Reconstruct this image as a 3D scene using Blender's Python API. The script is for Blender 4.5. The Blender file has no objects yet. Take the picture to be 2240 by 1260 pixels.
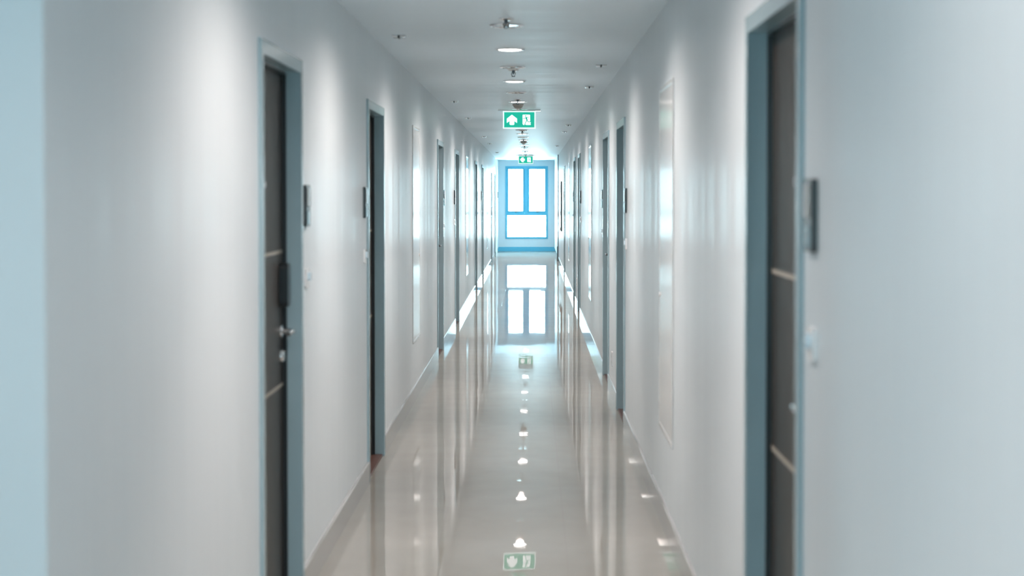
import bpy, bmesh, math, random
from mathutils import Vector, Matrix

# ------------------------------------------------------------------ camera, world, exposure
scene = bpy.context.scene
COL = scene.collection
PI = math.pi
random.seed(4)

F = 3500.0                      # focal length in pixels of the 2240 px wide frame
cam_data = bpy.data.cameras.new('camera')
cam = bpy.data.objects.new('camera', cam_data)
COL.objects.link(cam)
EYE = 1.66
cam.location = (0.0, 0.0, EYE)
cam.rotation_euler = (math.radians(88.5), 0.0, 0.0)
cam_data.sensor_width = 36.0
cam_data.lens = 36.0 * F / 2240.0
cam_data.shift_x = -42.0 / 2240.0
cam_data.shift_y = -116.3 / 2240.0
cam_data.clip_start = 0.02
cam_data.clip_end = 300.0
cam_data.dof.use_dof = True
cam_data.dof.focus_distance = 22.0
cam_data.dof.aperture_fstop = 2.8
scene.camera = cam

world = bpy.data.worlds.new('sky')
scene.world = world
world.use_nodes = True
bg = world.node_tree.nodes['Background']
bg.inputs['Color'].default_value = (0.53, 0.86, 0.96, 1.0)
bg.inputs['Strength'].default_value = 25.0

vs = scene.view_settings
vs.view_transform = 'Standard'
vs.look = 'None'
vs.gamma = 1.0
vs.use_curve_mapping = False
vs.exposure = 0.41
SPOT_WATTS = 40.0
CORE_WATTS = 46.0
SPOT_COLOR = (1.0, 0.845, 0.775)

cy = scene.cycles
cy.use_denoising = True
cy.denoising_input_passes = 'RGB_ALBEDO_NORMAL'
cy.max_bounces = 10
cy.diffuse_bounces = 5
cy.glossy_bounces = 6
cy.transmission_bounces = 8
cy.transparent_max_bounces = 12
cy.sample_clamp_indirect = 6.0
cy.caustics_reflective = True
cy.blur_glossy = 0.1

# ------------------------------------------------------------------ plan of the place (metres, camera at x = y = 0)
XL, XR = -0.937, 0.663          # corridor walls
XC = 0.5 * (XL + XR)
ZC = 2.588                      # ceiling
YN, YE = 3.08, 45.5             # left wall starts, end wall
XLOB = -3.2                     # far side of the lobby the camera stands in
YB = -3.0                       # back of the lobby
T = 0.2                         # wall thickness
SIDE0, SIDE1, XSIDE = 41.95, 44.3, -3.0   # passage opening added at the far end to bring in daylight

# ------------------------------------------------------------------ materials
def new_mat(name):
    m = bpy.data.materials.new(name)
    m.use_nodes = True
    return m, m.node_tree.nodes, m.node_tree.links, m.node_tree.nodes['Principled BSDF']

def plain(name, color, rough=0.4, metal=0.0, emit=None, strength=0.0, bump=None, spec=None, coat=0.0):
    m, n, l, p = new_mat(name)
    p.inputs['Roughness'].default_value = rough
    p.inputs['Metallic'].default_value = metal
    if spec is not None:
        p.inputs['Specular IOR Level'].default_value = spec
    if coat:
        p.inputs['Coat Weight'].default_value = coat
        p.inputs['Coat Roughness'].default_value = 0.06
    # slight procedural mottling so that no surface is dead flat
    tc = n.new('ShaderNodeTexCoord')
    nz = n.new('ShaderNodeTexNoise')
    nz.inputs['Scale'].default_value = 14.0
    nz.inputs['Detail'].default_value = 3.0
    l.new(tc.outputs['Object'], nz.inputs['Vector'])
    mx = n.new('ShaderNodeMixRGB')
    mx.inputs['Color1'].default_value = (*[c * 0.96 for c in color], 1)
    mx.inputs['Color2'].default_value = (*[min(1, c * 1.04) for c in color], 1)
    l.new(nz.outputs['Fac'], mx.inputs['Fac'])
    l.new(mx.outputs['Color'], p.inputs['Base Color'])
    if emit:
        p.inputs['Emission Color'].default_value = (*emit, 1)
        p.inputs['Emission Strength'].default_value = strength
    if bump:
        bp = n.new('ShaderNodeBump')
        bp.inputs['Distance'].default_value = bump
        bp.inputs['Strength'].default_value = 1.0
        l.new(nz.outputs['Fac'], bp.inputs['Height'])
        l.new(bp.outputs['Normal'], p.inputs['Normal'])
    return m

def wall_paint():
    """satin paint on plaster whose surface waves a little from bay to bay"""
    m, n, l, p = new_mat('satin_wall_paint')
    p.inputs['Base Color'].default_value = (0.608, 0.682, 0.72, 1)
    p.inputs['Roughness'].default_value = 0.34
    p.inputs['Specular IOR Level'].default_value = 0.31
    tc = n.new('ShaderNodeTexCoord')
    mp = n.new('ShaderNodeMapping')
    mp.inputs['Scale'].default_value = (1.0, 1.0, 0.05)
    nz = n.new('ShaderNodeTexNoise')
    nz.inputs['Scale'].default_value = 3.0
    nz.inputs['Detail'].default_value = 4.0
    l.new(tc.outputs['Object'], mp.inputs['Vector'])
    l.new(mp.outputs['Vector'], nz.inputs['Vector'])
    bp = n.new('ShaderNodeBump')
    bp.inputs['Distance'].default_value = 0.014
    bp.inputs['Strength'].default_value = 1.0
    l.new(nz.outputs['Fac'], bp.inputs['Height'])
    l.new(bp.outputs['Normal'], p.inputs['Normal'])
    return m

def ceiling_paint():
    m, n, l, p = new_mat('satin_ceiling_paint')
    p.inputs['Base Color'].default_value = (0.75, 0.86, 0.93, 1)
    p.inputs['Roughness'].default_value = 0.44
    p.inputs['Specular IOR Level'].default_value = 0.22
    tc = n.new('ShaderNodeTexCoord')
    mp = n.new('ShaderNodeMapping')
    mp.inputs['Scale'].default_value = (0.06, 1.0, 1.0)
    nz = n.new('ShaderNodeTexNoise')
    nz.inputs['Scale'].default_value = 2.6
    nz.inputs['Detail'].default_value = 3.0
    l.new(tc.outputs['Object'], mp.inputs['Vector'])
    l.new(mp.outputs['Vector'], nz.inputs['Vector'])
    bp = n.new('ShaderNodeBump')
    bp.inputs['Distance'].default_value = 0.014
    l.new(nz.outputs['Fac'], bp.inputs['Height'])
    l.new(bp.outputs['Normal'], p.inputs['Normal'])
    return m

def floor_tiles():
    """polished 60 cm porcelain tiles, each lying a hair out of level, with fine joints"""
    m, n, l, p = new_mat('polished_beige_tiles')
    n.remove(p)
    p = n.new('ShaderNodeBsdfDiffuse')
    gloss = n.new('ShaderNodeBsdfGlossy')
    gloss.inputs['Roughness'].default_value = 0.018
    gloss.inputs['Color'].default_value = (1, 1, 1, 1)
    fres = n.new('ShaderNodeFresnel')
    fres.inputs['IOR'].default_value = 1.58
    cap = n.new('ShaderNodeMath')       # a waxed floor never turns into a perfect mirror
    cap.operation = 'MINIMUM'
    cap.inputs[1].default_value = 0.39
    mixs = n.new('ShaderNodeMixShader')
    l.new(fres.outputs[0], cap.inputs[0])
    l.new(cap.outputs[0], mixs.inputs[0])
    l.new(p.outputs[0], mixs.inputs[1])
    l.new(gloss.outputs[0], mixs.inputs[2])
    l.new(mixs.outputs[0], n['Material Output'].inputs['Surface'])
    tc = n.new('ShaderNodeTexCoord')
    sep = n.new('ShaderNodeSeparateXYZ')
    l.new(tc.outputs['Object'], sep.inputs['Vector'])

    def math_node(op, a, b=None):
        k = n.new('ShaderNodeMath')
        k.operation = op
        for i, v in enumerate((a, b)):
            if v is None:
                continue
            if isinstance(v, (int, float)):
                k.inputs[i].default_value = v
            else:
                l.new(v, k.inputs[i])
        return k.outputs[0]
    u = math_node('DIVIDE', math_node('ADD', sep.outputs['X'], 0.137 + 0.3 + 6.0), 0.6)
    v = math_node('DIVIDE', math_node('ADD', sep.outputs['Y'], 6.1), 0.6)
    fu, fv = math_node('FRACT', u), math_node('FRACT', v)
    cell = n.new('ShaderNodeCombineXYZ')
    l.new(math_node('FLOOR', u), cell.inputs['X'])
    l.new(math_node('FLOOR', v), cell.inputs['Y'])
    wn = n.new('ShaderNodeTexWhiteNoise')
    wn.noise_dimensions = '3D'
    l.new(cell.outputs['Vector'], wn.inputs['Vector'])
    sc = n.new('ShaderNodeSeparateColor')
    l.new(wn.outputs['Color'], sc.inputs['Color'])
    hx = math_node('MULTIPLY', math_node('SUBTRACT', fu, 0.5), math_node('SUBTRACT', sc.outputs[0], 0.5))
    hy = math_node('MULTIPLY', math_node('SUBTRACT', fv, 0.5), math_node('SUBTRACT', sc.outputs[1], 0.5))
    tilt = math_node('MULTIPLY', math_node('ADD', hx, hy), 0.0007)
    nz = n.new('ShaderNodeTexNoise')
    nz.inputs['Scale'].default_value = 3.0
    nz.inputs['Detail'].default_value = 2.0
    l.new(tc.outputs['Object'], nz.inputs['Vector'])
    height = math_node('ADD', tilt, math_node('MULTIPLY', nz.outputs['Fac'], 0.00035))
    bp = n.new('ShaderNodeBump')
    bp.inputs['Distance'].default_value = 1.0
    bp.inputs['Strength'].default_value = 1.0
    l.new(height, bp.inputs['Height'])
    for k in (p, gloss, fres):
        l.new(bp.outputs['Normal'], k.inputs['Normal'])
    # joints
    eu = math_node('MINIMUM', fu, math_node('SUBTRACT', 1.0, fu))
    ev = math_node('MINIMUM', fv, math_node('SUBTRACT', 1.0, fv))
    joint = math_node('LESS_THAN', math_node('MINIMUM', eu, ev), 0.0022)
    cloud = n.new('ShaderNodeTexNoise')
    cloud.inputs['Scale'].default_value = 5.0
    cloud.inputs['Detail'].default_value = 5.0
    l.new(tc.outputs['Object'], cloud.inputs['Vector'])
    ramp = n.new('ShaderNodeMixRGB')
    ramp.inputs['Color1'].default_value = (0.240, 0.238, 0.214, 1)
    ramp.inputs['Color2'].default_value = (0.287, 0.285, 0.26, 1)
    l.new(cloud.outputs['Fac'], ramp.inputs['Fac'])
    mx = n.new('ShaderNodeMixRGB')
    mx.inputs['Color2'].default_value = (0.25, 0.235, 0.22, 1)
    l.new(joint, mx.inputs['Fac'])
    l.new(ramp.outputs['Color'], mx.inputs['Color1'])
    l.new(mx.outputs['Color'], p.inputs['Color'])
    return m

def dark_laminate():
    m, n, l, p = new_mat('dark_brown_laminate')
    p.inputs['Roughness'].default_value = 0.36
    p.inputs['Specular IOR Level'].default_value = 0.3
    tc = n.new('ShaderNodeTexCoord')
    mp = n.new('ShaderNodeMapping')
    mp.inputs['Scale'].default_value = (30, 60, 1.2)
    nz = n.new('ShaderNodeTexNoise')
    nz.inputs['Scale'].default_value = 2.0
    nz.inputs['Detail'].default_value = 5.0
    l.new(tc.outputs['Object'], mp.inputs['Vector'])
    l.new(mp.outputs['Vector'], nz.inputs['Vector'])
    mx = n.new('ShaderNodeMixRGB')
    mx.inputs['Color1'].default_value = (0.021, 0.018, 0.016, 1)
    mx.inputs['Color2'].default_value = (0.046, 0.039, 0.033, 1)
    l.new(nz.outputs['Fac'], mx.inputs['Fac'])
    l.new(mx.outputs['Color'], p.inputs['Base Color'])
    return m

def pane_glass():
    m = bpy.data.materials.new('window_glass')
    m.use_nodes = True
    n, l = m.node_tree.nodes, m.node_tree.links
    n.clear()
    out = n.new('ShaderNodeOutputMaterial')
    mix = n.new('ShaderNodeMixShader')
    tr = n.new('ShaderNodeBsdfTransparent')
    gl = n.new('ShaderNodeBsdfGlossy')
    gl.inputs['Roughness'].default_value = 0.02
    fr = n.new('ShaderNodeFresnel')
    fr.inputs['IOR'].default_value = 1.45
    l.new(fr.outputs[0], mix.inputs[0])
    l.new(tr.outputs[0], mix.inputs[1])
    l.new(gl.outputs[0], mix.inputs[2])
    l.new(mix.outputs[0], out.inputs['Surface'])
    return m

M = {
    'wall': wall_paint(),
    'ceil': ceiling_paint(),
    'floor': floor_tiles(),
    'leaf': dark_laminate(),
    'glass': pane_glass(),
    'skirt': plain('glazed_skirting_tile', (0.34, 0.35, 0.35), 0.07, coat=0.5),
    'frame': plain('blue_grey_frame_enamel', (0.29, 0.405, 0.45), 0.2),
    'strip': plain('pale_inlay', (0.30, 0.275, 0.23), 0.35),
    'chrome': plain('satin_chrome', (0.78, 0.79, 0.80), 0.18, 1.0),
    'black': plain('black_plastic', (0.016, 0.022, 0.026), 0.28),
    'thresh': plain('red_brown_timber', (0.07, 0.032, 0.024), 0.4),
    'plate_face': plain('taupe_acrylic', (0.20, 0.178, 0.168), 0.2),
    'plate_low': plain('steel_blue_acrylic', (0.14, 0.23, 0.27), 0.2),
    'white': plain('white_plastic', (0.80, 0.81, 0.82), 0.22),
    'bell': plain('pale_blue_button', (0.62, 0.76, 0.84), 0.2),
    'panel': plain('gloss_white_enamel', (0.66, 0.69, 0.70), 0.13),
    'alu': plain('cyan_cast_aluminium', (0.10, 0.42, 0.58), 0.35),  # grey aluminium with the cyan cast of the daylight put into its colour
    'ring': plain('white_fixture_enamel', (0.82, 0.83, 0.84), 0.16, coat=0.6),
    'mirror': plain('bright_reflector', (0.86, 0.87, 0.88), 0.14, 1.0),
    'lit': plain('lit_diffuser', (0.9, 0.9, 0.88), 0.4, emit=(1.0, 0.965, 0.92), strength=14.0),
    'unlit': plain('polished_reflector', (0.88, 0.89, 0.90), 0.06, 1.0),
    'dome': plain('grey_detector_plastic', (0.36, 0.34, 0.31), 0.5),
    'brass': plain('dark_sprinkler_metal', (0.10, 0.13, 0.15), 0.3, 0.8),
    'sign_body': plain('sign_housing', (0.85, 0.86, 0.86), 0.3, emit=(0.85, 1.0, 1.0), strength=0.55),
    'sign_green': plain('lit_green_sign_face', (0.0, 0.22, 0.15), 0.3, emit=(0.0, 0.42, 0.29), strength=0.75),
    'sign_white': plain('lit_white_symbol', (0.85, 0.86, 0.86), 0.3, emit=(0.95, 1.0, 1.0), strength=0.9),
    'dark': plain('charcoal_board', (0.035, 0.04, 0.045), 0.25),
    'steel': plain('dull_dark_steel', (0.12, 0.14, 0.15), 0.35, 0.7),
}

# ------------------------------------------------------------------ mesh helpers
def box(bm, x0, x1, y0, y1, z0, z1):
    xs, ys, zs = sorted((x0, x1)), sorted((y0, y1)), sorted((z0, z1))
    v = [bm.verts.new((xs[i], ys[j], zs[k])) for i in (0, 1) for j in (0, 1) for k in (0, 1)]
    for f in ((0, 1, 3, 2), (4, 6, 7, 5), (0, 4, 5, 1), (2, 3, 7, 6), (0, 2, 6, 4), (1, 5, 7, 3)):
        bm.faces.new([v[i] for i in f])
    return v

def bevel_all(bm, w, seg=2):
    bmesh.ops.bevel(bm, geom=list(bm.edges), offset=w, segments=seg, affect='EDGES', profile=0.5)

def prism(bm, pts, axis, a, b):
    """extrude a 2D outline between a and b along axis: pts are the two other coordinates in x,y,z order"""
    def co(p, t):
        c = list(p)
        c.insert('xyz'.index(axis), t)
        return c
    lo = [bm.verts.new(co(p, a)) for p in pts]
    hi = [bm.verts.new(co(p, b)) for p in pts]
    bm.faces.new(lo)
    bm.faces.new(hi[::-1])
    for i in range(len(pts)):
        j = (i + 1) % len(pts)
        bm.faces.new((lo[i], hi[i], hi[j], lo[j]))

def lathe(bm, profile, axis='z', seg=32, origin=(0, 0, 0)):
    """profile: (radius, height) pairs; closed with caps where the radius ends above 0"""
    o = Vector(origin)
    def pt(r, h, a):
        c, s = r * math.cos(a), r * math.sin(a)
        return o + Vector({'z': (c, s, h), 'x': (h, c, s), 'y': (c, h, s)}[axis])
    rows = []
    for r, h in profile:
        if r < 1e-6:
            rows.append([bm.verts.new(pt(0, h, 0))])
        else:
            rows.append([bm.verts.new(pt(r, h, 2 * PI * k / seg)) for k in range(seg)])
    for A, B in zip(rows, rows[1:]):
        for k in range(seg):
            q = (k + 1) % seg
            if len(A) == 1 and len(B) == 1:
                continue
            if len(A) == 1:
                bm.faces.new((A[0], B[k], B[q]))
            elif len(B) == 1:
                bm.faces.new((A[k], A[q], B[0]))
            else:
                bm.faces.new((A[k], A[q], B[q], B[k]))
    for row in (rows[0], rows[-1]):
        if len(row) > 1:
            bm.faces.new(row)

def tube(bm, pts, r, seg=12):
    """round bar along a polyline, capped"""
    pts = [Vector(p) for p in pts]
    rows = []
    for i, p in enumerate(pts):
        d = (pts[min(i + 1, len(pts) - 1)] - pts[max(i - 1, 0)]).normalized()
        up = Vector((0, 0, 1)) if abs(d.z) < 0.9 else Vector((1, 0, 0))
        a = d.cross(up).normalized()
        b = d.cross(a).normalized()
        rr = r[i] if isinstance(r, (list, tuple)) else r
        rows.append([bm.verts.new(p + a * rr * math.cos(2 * PI * k / seg) + b * rr * math.sin(2 * PI * k / seg)) for k in range(seg)])
    for A, B in zip(rows, rows[1:]):
        for k in range(seg):
            q = (k + 1) % seg
            bm.faces.new((A[k], A[q], B[q], B[k]))
    bm.faces.new(rows[0])
    bm.faces.new(rows[-1])

def rounded(w, h, r, n=5):
    """outline of a rounded rectangle centred on 0,0"""
    out = []
    for cx, cy_, a0 in ((w / 2 - r, h / 2 - r, 0), (-w / 2 + r, h / 2 - r, 90), (-w / 2 + r, -h / 2 + r, 180), (w / 2 - r, -h / 2 + r, 270)):
        for k in range(n + 1):
            a = math.radians(a0 + 90 * k / n)
            out.append((cx + r * math.cos(a), cy_ + r * math.sin(a)))
    return out

def finish(name, bm, mat, parent=None, loc=(0, 0, 0), smooth=False):
    bmesh.ops.recalc_face_normals(bm, faces=list(bm.faces))
    me = bpy.data.meshes.new(name)
    bm.to_mesh(me)
    bm.free()
    me.materials.append(M[mat])
    if smooth:
        for p in me.polygons:
            p.use_smooth = True
        try:
            me.set_sharp_from_angle(angle=math.radians(35))
        except Exception:
            pass
    o = bpy.data.objects.new(name, me)
    o.location = loc
    COL.objects.link(o)
    if parent:
        o.parent = parent
    return o

def empty(name, loc=(0, 0, 0)):
    o = bpy.data.objects.new(name, None)
    o.empty_display_size = 0.1
    o.location = loc
    COL.objects.link(o)
    return o

def tag(o, label, cat, group=None, kind=None):
    o['label'] = label
    o['category'] = cat
    if group:
        o['group'] = group
    if kind:
        o['kind'] = kind
    return o

def struct(o, label, cat):
    return tag(o, label, cat, kind='structure')

def kids(o):
    return [c for c in bpy.data.objects if c.parent == o]

def copy_tree(o, parent=None):
    c = o.copy()
    COL.objects.link(c)
    if parent:
        c.parent = parent
    for ch in kids(o):
        copy_tree(ch, c)
    return c

# ------------------------------------------------------------------ positions read from the photograph
DOORS_L = [(6.0, 1), (9.61, -1), (16.42, 1), (20.08, -1), (27.0, 1), (30.65, -1), (37.6, 1), (41.05, 1)]
DOORS_R = [(4.39, -1), (11.75, -1), (14.08, 1), (21.95, -1), (24.25, 1), (31.5, 1)]
PANELS_L = [13.0, 23.3, 34.1]
PANELS_R = [7.82, 17.95, 28.0]
DW, DH = 1.0, 2.195             # door frame outside
ORD = ['first', 'second', 'third', 'fourth', 'fifth', 'sixth', 'seventh', 'eighth', 'ninth', 'tenth', 'eleventh', 'twelfth',
       'thirteenth', 'fourteenth', 'fifteenth', 'sixteenth']

# ------------------------------------------------------------------ shell
def side_wall(name, x_face, sgn, y0, y1, doors, gaps=()):
    """one long wall with door openings (and full-height gaps), built from piers and lintels"""
    bm = bmesh.new()
    xa, xb = x_face, x_face + sgn * T
    holes = [(y - DW / 2 + 0.03, y + DW / 2 - 0.03, DH - 0.03) for y, _ in doors] + [(a, b, None) for a, b in gaps]
    holes.sort()
    y = y0
    for a, b, top in holes:
        box(bm, xa, xb, y, a, 0, ZC)
        if top:
            box(bm, xa, xb, a, b, top, ZC)
        y = b
    box(bm, xa, xb, y, y1, 0, ZC)
    bmesh.ops.remove_doubles(bm, verts=list(bm.verts), dist=1e-5)
    return finish(name, bm, 'wall')

struct(side_wall('wall_left', XL, -1, YN, YE, DOORS_L, [(SIDE0, SIDE1)]), 'long satin off-white corridor wall with eight doors and an added passage opening', 'wall')
struct(side_wall('wall_right', XR, 1, YB, YE, DOORS_R), 'long satin off-white corridor wall with six doors and two power outlets', 'wall')

bm = bmesh.new()
box(bm, XSIDE - T, XR + T, YB - T, YE + T, -0.12, 0.0)
struct(finish('floor', bm, 'floor'), 'polished beige tile floor mirroring the corridor and its lights', 'floor')
bm = bmesh.new()
box(bm, XSIDE - T - 0.2, XR + T, YB - T, YE + T, ZC, ZC + 0.12)
struct(finish('ceiling', bm, 'ceil'), 'satin pale grey corridor ceiling with a centre row of downlights', 'ceiling')

# end wall with the window hole
WX0, WX1, WZ0, WZ1 = -0.737, 0.477, 0.352, 2.42
bm = bmesh.new()
box(bm, XSIDE - T, WX0, YE, YE + T, 0, ZC)
box(bm, WX1, XR + T, YE, YE + T, 0, ZC)
box(bm, WX0, WX1, YE, YE + T, 0, WZ0)
box(bm, WX0, WX1, YE, YE + T, WZ1, ZC)
bmesh.ops.remove_doubles(bm, verts=list(bm.verts), dist=1e-5)
struct(finish('wall_far', bm, 'wall'), 'end wall of the corridor around the tall window with the cyan-cast frame', 'wall')

# return of the left wall towards the lobby, lobby walls and the added far passage
bm = bmesh.new()
box(bm, XLOB - T, XL - T, YN, YN + T, 0, ZC)
struct(finish('wall_return', bm, 'wall'), 'bluish wall return where the corridor opens to the lobby', 'wall')
LW = (2.3, 2.7, 1.3, 1.9)       # unseen lobby window added for side daylight: y0 y1 z0 z1
bm = bmesh.new()
box(bm, XLOB - T, XLOB, YB, LW[0], 0, ZC)
box(bm, XLOB - T, XLOB, LW[1], YN, 0, ZC)
box(bm, XLOB - T, XLOB, LW[0], LW[1], 0, LW[2])
box(bm, XLOB - T, XLOB, LW[0], LW[1], LW[3], ZC)
bmesh.ops.remove_doubles(bm, verts=list(bm.verts), dist=1e-5)
struct(finish('wall_lobby', bm, 'wall'), 'lobby side wall with an added window beside the camera', 'wall')
BW = (-0.75, 0.05, 1.0, 2.1)   # unseen window added in the back wall for daylight: x0 x1 z0 z1
bm = bmesh.new()
box(bm, XLOB - T, BW[0], YB - T, YB, 0, ZC)
box(bm, BW[1], XR + T, YB - T, YB, 0, ZC)
box(bm, BW[0], BW[1], YB - T, YB, 0, BW[2])
box(bm, BW[0], BW[1], YB - T, YB, BW[3], ZC)
bmesh.ops.remove_doubles(bm, verts=list(bm.verts), dist=1e-5)
struct(finish('wall_back', bm, 'wall'), 'lobby back wall behind the camera', 'wall')
bm = bmesh.new()
box(bm, XSIDE, XL - T, SIDE0 - T, SIDE0, 0, ZC)
struct(finish('wall_passage', bm, 'wall'), 'side wall of the short added passage at the far end', 'wall')
PW = (SIDE0 + 0.8, YE - 1.2, 0.6, 2.2)  # unseen passage window, added to brighten the corridor's far end
bm = bmesh.new()
box(bm, XSIDE - T, XSIDE, SIDE0 - T, PW[0], 0, ZC)
box(bm, XSIDE - T, XSIDE, PW[1], YE, 0, ZC)
box(bm, XSIDE - T, XSIDE, PW[0], PW[1], 0, PW[2])
box(bm, XSIDE - T, XSIDE, PW[0], PW[1], PW[3], ZC)
bmesh.ops.remove_doubles(bm, verts=list(bm.verts), dist=1e-5)
struct(finish('wall_stair', bm, 'wall'), 'outer wall of the short added passage at the far end with its added window', 'wall')

# ------------------------------------------------------------------ skirtings, cut at doors
SK_H, SK_D = 0.125, 0.013
def skirting(name, x_face, sgn, y0, y1, doors, gaps, label):
    bm = bmesh.new()
    cuts = sorted([(y - DW / 2, y + DW / 2) for y, _ in doors] + list(gaps))
    y = y0
    for a, b in cuts + [(y1, y1)]:
        prism(bm, [(x_face, 0), (x_face - sgn * SK_D, 0), (x_face - sgn * SK_D, SK_H - 0.006), (x_face - sgn * (SK_D - 0.006), SK_H), (x_face, SK_H)], 'y', y, a) if a - y > 0.01 else None
        y = b
    return struct(finish(name, bm, 'skirt'), label, 'skirting')

skirting('baseboard_left', XL, -1, YN, YE, DOORS_L, [(SIDE0, SIDE1)], 'glazed grey skirting along the wall with eight doors')
skirting('baseboard_right', XR, 1, YB, YE, DOORS_R, [], 'glazed grey skirting along the wall with the power outlets')
bm = bmesh.new()
prism(bm, [(YE, 0), (YE - SK_D, 0), (YE - SK_D, SK_H - 0.006), (YE - SK_D + 0.006, SK_H), (YE, SK_H)], 'x', XSIDE, XR - SK_D)
struct(finish('baseboard_far', bm, 'alu'), 'blue skirting under the end window', 'skirting')

# dark movement joint cover near the end of the right wall
bm = bmesh.new()
box(bm, XR, XR - 0.02, 38.85, 38.93, 0.36, ZC)
box(bm, XR, XR - 0.035, 38.82, 38.96, 0.0, 0.36)
struct(finish('trim_1', bm, 'steel'), 'thin dark vertical joint cover on the wall just before the far exit sign', 'trim')

# ------------------------------------------------------------------ windows
def bar_frame(bm, x0, x1, z0, z1, w, y0, y1):
    """closed rectangular frame in the xz plane"""
    outer = [(x0, z0), (x1, z0), (x1, z1), (x0, z1)]
    inner = [(x0 + w, z0 + w), (x1 - w, z0 + w), (x1 - w, z1 - w), (x0 + w, z1 - w)]
    rows = [[bm.verts.new((x, y, z)) for x, z in pts] for y, pts in ((y0, outer), (y0, inner), (y1, inner), (y1, outer))]
    for a in range(4):
        A, B = rows[a], rows[(a + 1) % 4]
        for i in range(4):
            j = (i + 1) % 4
            bm.faces.new((A[i], A[j], B[j], B[i]))

win = empty('window_1', (0.5 * (WX0 + WX1), YE, WZ0))
struct(win, 'tall three-pane window with grey frame tinted by painted cyan daylight, glowing white in the end wall', 'window')
ox, oz = win.location.x, win.location.z
def W(x0, x1, z0, z1):
    return x0 - ox, x1 - ox, z0 - oz, z1 - oz
bm = bmesh.new()
bar_frame(bm, *W(WX0 - 0.0, WX1 + 0.0, WZ0, WZ1), 0.042, -0.012, 0.12)
bevel_all(bm, 0.003, 1)
finish('window_frame', bm, 'alu', win)
bm = bmesh.new()
ZT0, ZT1 = 1.035, 1.098         # transom
box(bm, *(a - ox for a in (WX0 + 0.04, WX1 - 0.04)), -0.008, 0.11, ZT0 - oz, ZT1 - oz)
bevel_all(bm, 0.003, 1)
finish('transom', bm, 'alu', win)
bm = bmesh.new()
XM = -0.145
box(bm, XM - 0.045 - ox, XM + 0.045 - ox, -0.008, 0.11, ZT1 - oz, WZ1 - 0.04 - oz)
bevel_all(bm, 0.003, 1)
finish('mullion', bm, 'alu', win)
for a, b in ((WX0 + 0.042, XM - 0.045), (XM + 0.045, WX1 - 0.042)):
    bm = bmesh.new()
    bar_frame(bm, *W(a, b, ZT1, WZ1 - 0.042), 0.048, 0.02, 0.075)
    bevel_all(bm, 0.003, 1)
    sash = finish('sash', bm, 'alu', win)
    bm = bmesh.new()
    box(bm, a + 0.04 - ox, b - 0.04 - ox, 0.044, 0.05, ZT1 + 0.04 - oz, WZ1 - 0.082 - oz)
    finish('pane', bm, 'glass', sash)
    bm = bmesh.new()
    c = 0.5 * (a + b) - ox
    box(bm, c - 0.012, c + 0.012, -0.004, 0.022, ZT1 + 0.006 - oz, ZT1 + 0.042 - oz)
    tube(bm, [(c, 0.0, ZT1 + 0.026 - oz), (c, -0.025, ZT1 + 0.028 - oz), (c + 0.07, -0.03, ZT1 + 0.03 - oz)], 0.008, 8)
    h = finish('handle', bm, 'steel', sash, smooth=True)
bm = bmesh.new()
bar_frame(bm, *W(WX0 + 0.042, WX1 - 0.042, WZ0 + 0.042, ZT0), 0.016, 0.03, 0.07)
bead = finish('glazing_bead', bm, 'alu', win)
bm = bmesh.new()
box(bm, WX0 + 0.05 - ox, WX1 - 0.05 - ox, 0.044, 0.05, WZ0 + 0.05 - oz, ZT0 - 0.008 - oz)
finish('pane', bm, 'glass', bead)

def added_daylight_window(name, x, y0, y1, z0, z1, label):
    """unseen window added in a wall that runs along y, there only for its light"""
    w = empty(name, (x, 0.5 * (y0 + y1), z0))
    struct(w, label, 'window')
    hy, hz = 0.5 * (y1 - y0), z1 - z0
    bm = bmesh.new()
    bar_frame(bm, -hy, hy, 0, hz, 0.05, -0.10, -0.02)
    bmesh.ops.rotate(bm, verts=list(bm.verts), cent=(0, 0, 0), matrix=Matrix.Rotation(PI / 2, 3, 'Z'))
    for v in bm.verts:
        v.co.x = -abs(v.co.x)
    finish('window_frame', bm, 'alu', w)
    bm = bmesh.new()
    box(bm, -0.065, -0.06, -hy + 0.04, hy - 0.04, 0.04, hz - 0.04)
    finish('pane', bm, 'glass', w)

added_daylight_window('added_window_2', XSIDE, *PW, 'added unseen window lighting the short added passage at the far end')
added_daylight_window('added_window_3', XLOB, *LW, 'added unseen lobby window giving daylight beside the camera')

wb = empty('added_window_4', (0.5 * (BW[0] + BW[1]), YB, BW[2]))  # added daylight source at the camera's back
struct(wb, 'added unseen lobby window giving daylight from behind the camera', 'window')
bm = bmesh.new()
bar_frame(bm, 0.5 * (BW[0] - BW[1]), 0.5 * (BW[1] - BW[0]), 0, BW[3] - BW[2], 0.05, -0.10, -0.02)
finish('window_frame', bm, 'alu', wb)
bm = bmesh.new()
box(bm, 0.5 * (BW[0] - BW[1]) + 0.04, 0.5 * (BW[1] - BW[0]) - 0.04, -0.065, -0.06, 0.04, BW[3] - BW[2] - 0.04)
finish('pane', bm, 'glass', wb)

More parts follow.
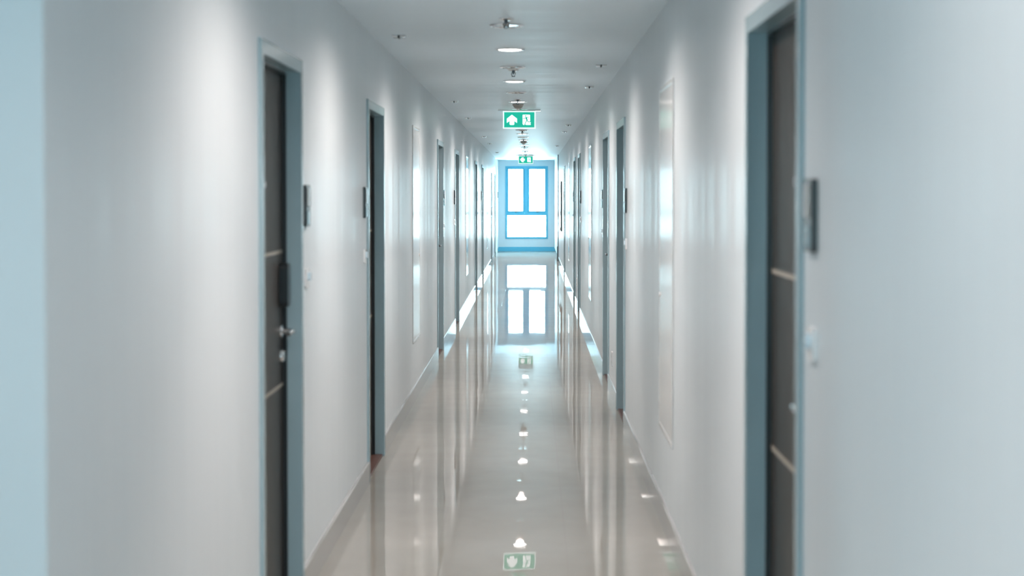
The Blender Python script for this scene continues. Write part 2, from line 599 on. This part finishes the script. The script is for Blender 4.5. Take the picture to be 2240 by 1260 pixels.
def portal(name, loc, rot, sx, sy):
    d = bpy.data.lights.new(name, 'AREA')
    d.shape = 'RECTANGLE'
    d.size, d.size_y = sx, sy
    d.cycles.is_portal = True
    o = bpy.data.objects.new(name, d)
    o.location, o.rotation_euler = loc, rot
    COL.objects.link(o)
portal('daylight_portal', ((WX0 + WX1) / 2, YE + 0.16, (WZ0 + WZ1) / 2), (-PI / 2, 0, 0), WX1 - WX0, WZ1 - WZ0)
portal('daylight_portal', (XSIDE - 0.14, (PW[0] + PW[1]) / 2, (PW[2] + PW[3]) / 2), (0, -PI / 2, 0), PW[3] - PW[2], PW[1] - PW[0])
portal('daylight_portal', ((BW[0] + BW[1]) / 2, YB - 0.16, (BW[2] + BW[3]) / 2), (PI / 2, 0, 0), BW[1] - BW[0], BW[3] - BW[2])
portal('daylight_portal', (XLOB - 0.14, (LW[0] + LW[1]) / 2, (LW[2] + LW[3]) / 2), (0, -PI / 2, 0), LW[3] - LW[2], LW[1] - LW[0])

# ------------------------------------------------------------------ doors
def flip(bm, s, h):
    """local door space (depth into wall, along wall towards the handle, up) to the scene"""
    for v in bm.verts:
        v.co.x *= s
        v.co.y *= h

def make_door(name, s, xw, yc, h, label):
    root = empty(name, (xw, yc, 0))
    struct(root, label, 'door')
    def add(nm, bm, mat, parent, smooth=False):
        flip(bm, s, h)
        return finish(nm, bm, mat, parent, smooth=smooth)
    hw, ow, oh = DW / 2, DW / 2 - 0.05, DH - 0.05
    bm = bmesh.new()
    prism(bm, [(-hw, 0), (-ow, 0), (-ow, oh), (ow, oh), (ow, 0), (hw, 0), (hw, DH), (-hw, DH)], 'x', -0.012, 0.125)
    bevel_all(bm, 0.004, 2)
    fr = add('door_frame', bm, 'frame', root)
    bm = bmesh.new()                # stop bead round the opening, behind the leaf's face
    prism(bm, [(-ow, 0), (-ow + 0.012, 0), (-ow + 0.012, oh - 0.012), (ow - 0.012, oh - 0.012), (ow - 0.012, 0), (ow, 0), (ow, oh), (-ow, oh)], 'x', 0.048, 0.066)
    add('door_seal', bm, 'black', fr)
    bm = bmesh.new()
    box(bm, 0.066, 0.108, -ow + 0.003, ow - 0.003, 0.012, oh - 0.003)
    bevel_all(bm, 0.0015, 1)
    leaf = add('door_leaf', bm, 'leaf', root)
    for z in (0.89, 1.425):
        bm = bmesh.new()
        box(bm, 0.0645, 0.07, -ow + 0.013, ow - 0.013, z - 0.007, z + 0.007)
        add('inlay_strip', bm, 'strip', leaf)
    # lever with rose and key cylinder
    tl, zl = 0.385, 1.108
    bm = bmesh.new()
    lathe(bm, [(0.026, 0.066), (0.026, 0.061), (0.022, 0.057), (0.011, 0.055), (0.010, 0.02)], 'x', 24, (0, tl, zl))
    tube(bm, [(0.034, tl + 0.004, zl), (0.018, tl, zl), (0.012, tl - 0.02, zl), (0.012, tl - 0.07, zl + 0.002), (0.016, tl - 0.12, zl - 0.002)], [0.010, 0.011, 0.011, 0.010, 0.009], 12)
    add('lever_handle', bm, 'chrome', leaf, True)
    bm = bmesh.new()
    lathe(bm, [(0.024, 0.066), (0.024, 0.058), (0.019, 0.050), (0.0, 0.050)], 'x', 24, (0, tl, 1.008))
    add('key_cylinder', bm, 'chrome', leaf, True)
    # digital lock
    bm = bmesh.new()
    prism(bm, [(tl + a, 1.292 + b) for a, b in rounded(0.068, 0.172, 0.02)], 'x', 0.066, 0.030)
    bevel_all(bm, 0.003, 2)
    add('digital_lock', bm, 'black', leaf)
    bm = bmesh.new()
    lathe(bm, [(0.013, 0.066), (0.013, 0.060), (0.008, 0.058), (0.0, 0.060)], 'x', 20, (0, 0, 1.69))
    add('peephole', bm, 'chrome', leaf, True)
    bm = bmesh.new()
    box(bm, 0.0, 0.13, -ow + 0.002, ow - 0.002, 0.0, 0.012)
    bevel_all(bm, 0.003, 1)
    add('threshold', bm, 'thresh', root)
    return root

def make_plate(s, xw, y, label):
    """dark number plate on the wall beside a door"""
    root = empty('number_plate', (xw, y, 1.607))
    tag(root, label, 'door plate', 'number plates beside the doors')
    def add(nm, bm, mat):
        flip(bm, s, 1)
        return finish(nm, bm, mat, root)
    bm = bmesh.new()
    prism(bm, rounded(0.115, 0.172, 0.008), 'x', 0.0, -0.014)
    bevel_all(bm, 0.002, 1)
    add('backplate', bm, 'black')
    bm = bmesh.new()
    prism(bm, [(a, 0.034 + b) for a, b in rounded(0.090, 0.080, 0.006)], 'x', -0.0135, -0.018)
    bevel_all(bm, 0.002, 1)
    add('number_tile', bm, 'plate_face')
    bm = bmesh.new()
    prism(bm, [(a, -0.050 + b) for a, b in rounded(0.07, 0.056, 0.006)], 'x', -0.0135, -0.0165)
    bevel_all(bm, 0.001, 1)
    add('lower_tile', bm, 'plate_low')

def make_bell(s, xw, y, label):
    root = empty('doorbell', (xw, y, 1.305))
    tag(root, label, 'doorbell', 'doorbells beside the doors')
    def add(nm, bm, mat):
        flip(bm, s, 1)
        return finish(nm, bm, mat, root)
    bm = bmesh.new()
    prism(bm, rounded(0.072, 0.078, 0.008), 'x', 0.0, -0.010)
    bevel_all(bm, 0.003, 2)
    add('faceplate', bm, 'white')
    bm = bmesh.new()
    prism(bm, [(a, 0.008 + b) for a, b in rounded(0.034, 0.034, 0.008)], 'x', -0.009, -0.022)
    bevel_all(bm, 0.003, 2)
    add('push_button', bm, 'bell')

nd = 0
for s, xw, doors, where in ((-1, XL, DOORS_L, 'wall with eight doors'), (1, XR, DOORS_R, 'wall with the power outlets')):
    for i, (yc, h) in enumerate(doors):
        nd += 1
        make_door(f'door_{nd}', s, xw, yc, h, f'dark brown door in blue-grey frame, {ORD[i]} from the camera along the {where}')
        if s < 0 and i == 7:
            continue
        make_plate(s, xw, yc + h * 0.63, f'small dark number plate beside the {ORD[i]} door along the {where}')
        make_bell(s, xw, yc + h * 0.645, f'small white doorbell beside the {ORD[i]} door along the {where}')
make_plate(-1, XL, 44.6, 'small dark number plate on the pier next to the end window wall')

# ------------------------------------------------------------------ glossy access panels
def make_panel(s, xw, y, label):
    root = empty('access_panel', (xw - s * 0.001, y, 0.465))
    tag(root, label, 'access panel', 'gloss white wall access panels')
    def add(nm, bm, mat):
        flip(bm, s, 1)
        return finish(nm, bm, mat, root)
    w, hgt = 0.76, 1.73
    bm = bmesh.new()
    o = [(-w / 2, 0), (w / 2, 0), (w / 2, hgt), (-w / 2, hgt)]
    k = 0.022
    n_ = [(-w / 2 + k, k), (w / 2 - k, k), (w / 2 - k, hgt - k), (-w / 2 + k, hgt - k)]
    rows = [[bm.verts.new((x, a, b)) for a, b in pts] for x, pts in ((0.0, o), (-0.005, o), (-0.005, n_), (0.0, n_))]
    for a in range(4):
        A, B = rows[a], rows[(a + 1) % 4]
        for i in range(4):
            j = (i + 1) % 4
            bm.faces.new((A[i], A[j], B[j], B[i]))
    bevel_all(bm, 0.0015, 1)
    add('surround', bm, 'panel')
    bm = bmesh.new()
    box(bm, 0.0, -0.0042, -w / 2 + k + 0.003, w / 2 - k - 0.003, k + 0.003, hgt - k - 0.003)
    bevel_all(bm, 0.001, 1)
    add('panel_leaf', bm, 'panel')
    bm = bmesh.new()
    lathe(bm, [(0.012, -0.005), (0.012, -0.010), (0.006, -0.011), (0.0, -0.011)], 'x', 16, (0, w / 2 - 0.07, 0.68))
    add('latch', bm, 'ring')
for i, y in enumerate(PANELS_L):
    make_panel(-1, XL, y, f'tall gloss white access panel, {ORD[i]} from the camera along the wall with eight doors')
for i, y in enumerate(PANELS_R):
    make_panel(1, XR, y, f'tall gloss white access panel, {ORD[i]} from the camera along the wall with power outlets')

# ------------------------------------------------------------------ small wall things
def make_outlet(s, xw, y, z, label):
    root = empty('power_outlet', (xw, y, z))
    tag(root, label, 'power outlet', 'power outlets low on the wall')
    def add(nm, bm, mat):
        flip(bm, s, 1)
        return finish(nm, bm, mat, root)
    bm = bmesh.new()
    prism(bm, rounded(0.075, 0.12, 0.008), 'x', 0.0, -0.009)
    bevel_all(bm, 0.002, 1)
    add('faceplate', bm, 'white')
    for dz in (0.026, -0.026):
        bm = bmesh.new()
        prism(bm, [(a, dz + b) for a, b in rounded(0.04, 0.032, 0.01)], 'x', -0.0085, -0.0105)
        add('socket', bm, 'steel')
make_outlet(1, XR, 13.0, 0.31, 'white power outlet low on the wall between the second and third doors')
make_outlet(1, XR, 23.08, 0.37, 'white power outlet low on the wall between the fourth and fifth doors')

board = empty('notice_board', (XR - 0.001, 35.2, 0.83))
tag(board, 'tall dark wall board with pale header just before the far exit sign', 'notice board')
bm = bmesh.new()
prism(bm, rounded(1.5, 1.08, 0.01), 'x', 0.0, -0.03)
for v in bm.verts:
    v.co.z += 0.54
bevel_all(bm, 0.002, 1)
finish('backing_board', bm, 'dark', board)
bm = bmesh.new()
prism(bm, rounded(1.42, 0.22, 0.006), 'x', -0.0295, -0.034)
for v in bm.verts:
    v.co.z += 0.94
finish('header_panel', bm, 'white', board)
bm = bmesh.new()
prism(bm, rounded(1.42, 0.06, 0.006), 'x', -0.0295, -0.05)
for v in bm.verts:
    v.co.z += 0.05
finish('lower_ledge', bm, 'white', board)

# ------------------------------------------------------------------ ceiling fittings along the centre line
def make_downlight(lit):
    root = empty('downlight', (0, 0, 0))
    bm = bmesh.new()                # trim ring, hanging a few millimetres below the ceiling
    lathe(bm, [(0.076, 0.0), (0.096, 0.0), (0.0965, -0.004), (0.093, -0.008), (0.082, -0.010), (0.076, -0.006)], 'z', 40)
    bm.faces.ensure_lookup_table()
    caps = [f for f in bm.faces if len(f.verts) > 4]
    bmesh.ops.delete(bm, geom=caps, context='FACES_ONLY')
    rows = sorted([v for v in bm.verts if abs(math.hypot(v.co.x, v.co.y) - 0.076) < 1e-4], key=lambda v: (v.co.z, math.atan2(v.co.y, v.co.x)))
    lo, hi = rows[:40], rows[40:]
    for k in range(40):
        bm.faces.new((lo[k], lo[(k + 1) % 40], hi[(k + 1) % 40], hi[k]))
    finish('trim_ring', bm, 'mirror', root, smooth=True)
    bm = bmesh.new()
    if lit:
        lathe(bm, [(0.0775, -0.001), (0.0775, -0.005), (0.06, -0.009), (0.0, -0.011)], 'z', 40)
        finish('diffuser', bm, 'lit', root, smooth=True)
    else:
        lathe(bm, [(0.0775, -0.001), (0.0775, -0.005), (0.0, -0.005)], 'z', 40)
        ln = finish('lens', bm, 'unlit', root, smooth=True)
        bm = bmesh.new()
        lathe(bm, [(0.016, -0.004), (0.016, -0.009), (0.010, -0.010), (0.0, -0.010)], 'z', 24)
        finish('lamp_cap', bm, 'steel', root, smooth=True)
    return root

spot = bpy.data.lights.new('downlight_beam', 'SPOT')
spot.energy = SPOT_WATTS
spot.color = SPOT_COLOR
spot.spot_size = math.radians(164)
spot.spot_blend = 0.8
spot.shadow_soft_size = 0.05

lit_proto, off_proto = make_downlight(True), make_downlight(False)
core = bpy.data.lights.new('downlight_core', 'SPOT')
core.energy = CORE_WATTS
core.color = SPOT_COLOR
core.spot_size = math.radians(84)
core.spot_blend = 1.0
core.shadow_soft_size = 0.05
used = {True: False, False: False}
def place_downlight(y, lit, label, x=XC):
    proto = lit_proto if lit else off_proto
    o = copy_tree(proto) if used[lit] else proto
    used[lit] = True
    o.location = (x, y, ZC)
    tag(o, label, 'ceiling light', 'lit downlights along the ceiling' if lit else 'unlit downlights along the ceiling')
    if lit:
        for nm, d in (('downlight_beam', spot), ('downlight_core', core)):
            b = bpy.data.objects.new(nm, d)
            COL.objects.link(b)
            b.parent = o
            b.location = (0, 0, -0.03)
LIT0, STEP = 10.34, 2.95
for k, y in ((-3, 2.05), (-2, 4.8), (-1, 7.39)):
    place_downlight(y, True, f'lit round downlight overhead near the camera, {ORD[k + 3]} from the lobby')
for x, y, lab in ((XC, -1.47, 'added unseen lit round downlight overhead behind the camera'), (-2.6, 2.82, 'added unseen lit round downlight in the lobby ceiling beside the camera')):  # extra unseen lamps, added to light the lobby end
    place_downlight(y, True, lab, x)
for k in range(12):
    y = LIT0 + k * STEP
    place_downlight(y, True, f'lit round ceiling downlight, {ORD[k]} glowing one in view from the camera')
for k in range(12):
    y = LIT0 + (k - 0.5) * STEP
    place_downlight(y, False, f'unlit round ceiling downlight with shiny rim, {ORD[k]} unlit one from the camera')

def make_sprinkler():
    root = empty('sprinkler', (0, 0, 0))
    bm = bmesh.new()
    lathe(bm, [(0.041, 0.0), (0.041, -0.004), (0.030, -0.010), (0.014, -0.013), (0.0, -0.013)], 'z', 28)
    finish('rosette', bm, 'mirror', root, smooth=True)
    bm = bmesh.new()
    lathe(bm, [(0.011, -0.010), (0.011, -0.022), (0.006, -0.024), (0.006, -0.034), (0.0, -0.036)], 'z', 16)
    finish('nozzle', bm, 'brass', root, smooth=True)
    bm = bmesh.new()
    for a in (0, PI):
        tube(bm, [(0.010 * math.cos(a), 0, -0.020), (0.015 * math.cos(a), 0, -0.034), (0.010 * math.cos(a), 0, -0.047), (0.001 * math.cos(a), 0, -0.053)], 0.003, 8)
    finish('yoke', bm, 'brass', root, smooth=True)
    bm = bmesh.new()
    lathe(bm, [(0.0, -0.051), (0.014, -0.052), (0.014, -0.055), (0.0, -0.056)], 'z', 20)
    finish('deflector', bm, 'brass', root, smooth=True)
    return root
sp = make_sprinkler()
for k, y in enumerate((8.53, 12.07, 15.9, 19.75, 23.9, 27.72, 31.75, 35.5, 39.0)):
    o = copy_tree(sp) if k else sp
    o.location = (-0.1335, y, ZC)
    tag(o, f'small pendent ceiling sprinkler with white rosette, {ORD[k]} from the camera', 'sprinkler', 'sprinklers along the ceiling')

def make_detector():
    root = empty('smoke_detector', (0, 0, 0))
    bm = bmesh.new()
    lathe(bm, [(0.058, 0.0), (0.058, -0.012), (0.054, -0.016), (0.0, -0.016)], 'z', 32)
    finish('mounting_base', bm, 'dome', root, smooth=True)
    bm = bmesh.new()
    lathe(bm, [(0.050, -0.016), (0.047, -0.030), (0.036, -0.042), (0.020, -0.049), (0.0, -0.050)], 'z', 32)
    finish('sensor_dome', bm, 'dome', root, smooth=True)
    bm = bmesh.new()
    lathe(bm, [(0.015, -0.049), (0.015, -0.057), (0.010, -0.060), (0.0, -0.060)], 'z', 20)
    finish('indicator_cap', bm, 'white', root, smooth=True)
    return root
det = make_detector()
for k, (y, lab) in enumerate(((16.75, 'grey domed smoke detector above the near exit sign'), (28.75, 'grey domed smoke detector beyond the near exit sign'))):
    o = copy_tree(det) if k else det
    o.location = (XC, y, ZC)
    tag(o, lab, 'smoke detector', 'smoke detectors on the ceiling')

def make_twin():
    """small twin fitting set in the ceiling in front of each door"""
    root = empty('twin_spotlight', (0, 0, 0))
    bm = bmesh.new()
    box(bm, -0.040, 0.040, -0.03, 0.03, -0.004, 0.0)
    bevel_all(bm, 0.0015, 1)
    finish('base_plate', bm, 'mirror', root)
    for sx in (-1, 1):
        bm = bmesh.new()
        box(bm, sx * 0.006, sx * 0.038, -0.026, 0.026, -0.016, -0.003)
        bevel_all(bm, 0.006, 3)
        finish('lamp_cover', bm, 'ring', root)
    bm = bmesh.new()
    box(bm, -0.005, 0.005, -0.032, 0.032, -0.021, -0.003)
    bevel_all(bm, 0.002, 1)
    finish('centre_bar', bm, 'black', root)
    return root
tw = make_twin()
first = True
for x, ys, where in ((-0.778, (9.44, 16.16, 19.74, 26.3, 29.9, 36.5), 'the wall with eight doors'), (0.505, (11.6, 13.94, 21.8, 24.2, 31.4), 'the wall with power outlets')):
    for k, y in enumerate(ys):
        o = tw if first else copy_tree(tw)
        first = False
        o.location = (x, y, ZC)
        tag(o, f'small twin ceiling fitting by {where}, {ORD[k]} from the camera', 'ceiling fitting', 'twin ceiling fittings before the doors')

# ------------------------------------------------------------------ exit signs
def poly(bm, pts, y0, y1):
    prism(bm, pts, 'y', y0, y1)

def make_sign(y, arrow, label):
    """hanging lit sign: local x to the right, z down from the ceiling, face towards the camera at y < 0"""
    root = empty('exit_sign', (XC + 0.004, y, ZC))
    tag(root, label, 'exit sign')
    bm = bmesh.new()
    box(bm, -0.238, 0.238, -0.03, 0.03, -0.014, 0.0)
    bevel_all(bm, 0.002, 1)
    finish('mounting_rail', bm, 'ring', root)
    bm = bmesh.new()
    poly(bm, [(a, -0.112 + b) for a, b in rounded(0.366, 0.198, 0.004)], -0.012, 0.012)
    body = finish('sign_body', bm, 'sign_body', root)
    for sy in (-1,):
        bm = bmesh.new()
        poly(bm, [(a, -0.112 + b) for a, b in rounded(0.338, 0.170, 0.001)], -0.0135, -0.011)
        face = finish('green_face', bm, 'sign_green', root)
    ax, az, q = -0.082, -0.112, 0.057
    up = [(-1, -0.05), (-1, -0.05), (0, 1.0), (1.0, 0.22), (1.0, -0.62), (0.46, -0.22), (0.46, -0.86), (0.34, -1.0), (-0.34, -1.0), (-0.46, -0.86), (-0.46, -0.22), (-1.0, -0.62), (-1.0, 0.22)][2:]
    if arrow == 'left':
        up = [(-b, a) for a, b in up]
    bm = bmesh.new()
    poly(bm, [(ax + a * q, az + b * q) for a, b in up], -0.0155, -0.013)
    finish('arrow', bm, 'sign_white', root)
    # white doorway of the running-figure symbol
    dx, dz = 0.079, -0.112
    bm = bmesh.new()
    door = [(-0.042, 0.052), (-0.038, 0.057), (0.038, 0.057), (0.042, 0.052), (0.042, -0.018), (0.050, -0.030), (0.045, -0.040), (0.050, -0.057), (-0.004, -0.057), (-0.012, -0.050), (-0.020, -0.057), (-0.034, -0.057), (-0.042, -0.046)]
    poly(bm, [(dx + a, dz + b) for a, b in door], -0.0155, -0.013)
    dw = finish('doorway_symbol', bm, 'sign_white', root)
    # green running figure on it: head, trunk, arms, legs as one outline each, joined in one mesh
    bm = bmesh.new()
    def limb(pts, w):
        pts = [Vector((p[0], p[1])) for p in pts]
        L, R = [], []
        for i, p in enumerate(pts):
            d = (pts[min(i + 1, len(pts) - 1)] - pts[max(i - 1, 0)]).normalized()
            nrm = Vector((-d.y, d.x)) * (w[i] if isinstance(w, (list, tuple)) else w)
            L.append(p + nrm)
            R.append(p - nrm)
        poly(bm, [(dx + v.x, dz + v.y) for v in L + R[::-1]], -0.0168, -0.015)
    poly(bm, [(dx - 0.008 + 0.0075 * math.cos(2 * PI * k / 14), dz + 0.043 + 0.0075 * math.sin(2 * PI * k / 14)) for k in range(14)], -0.0168, -0.015)
    limb([(-0.004, 0.029), (0.003, 0.010), (0.010, -0.010)], [0.011, 0.009, 0.006])          # trunk
    limb([(-0.010, 0.029), (-0.022, 0.012), (-0.040, 0.011)], 0.0032)                      # rear arm
    limb([(0.003, 0.029), (0.019, 0.028), (0.026, 0.012)], 0.0032)                         # front arm
    limb([(0.009, -0.008), (0.016, -0.022), (0.046, -0.024)], 0.0042)                      # front leg
    limb([(0.006, -0.006), (-0.006, -0.024), (-0.018, -0.056)], 0.0042)                    # rear leg
    finish('running_figure', bm, 'sign_green', dw)
    return root
make_sign(17.9, 'up', 'green and white lit exit sign with upward arrow hanging nearer the camera')
make_sign(39.4, 'left', 'green and white lit exit sign with sideways arrow above the end window')

bpy.context.view_layer.update()
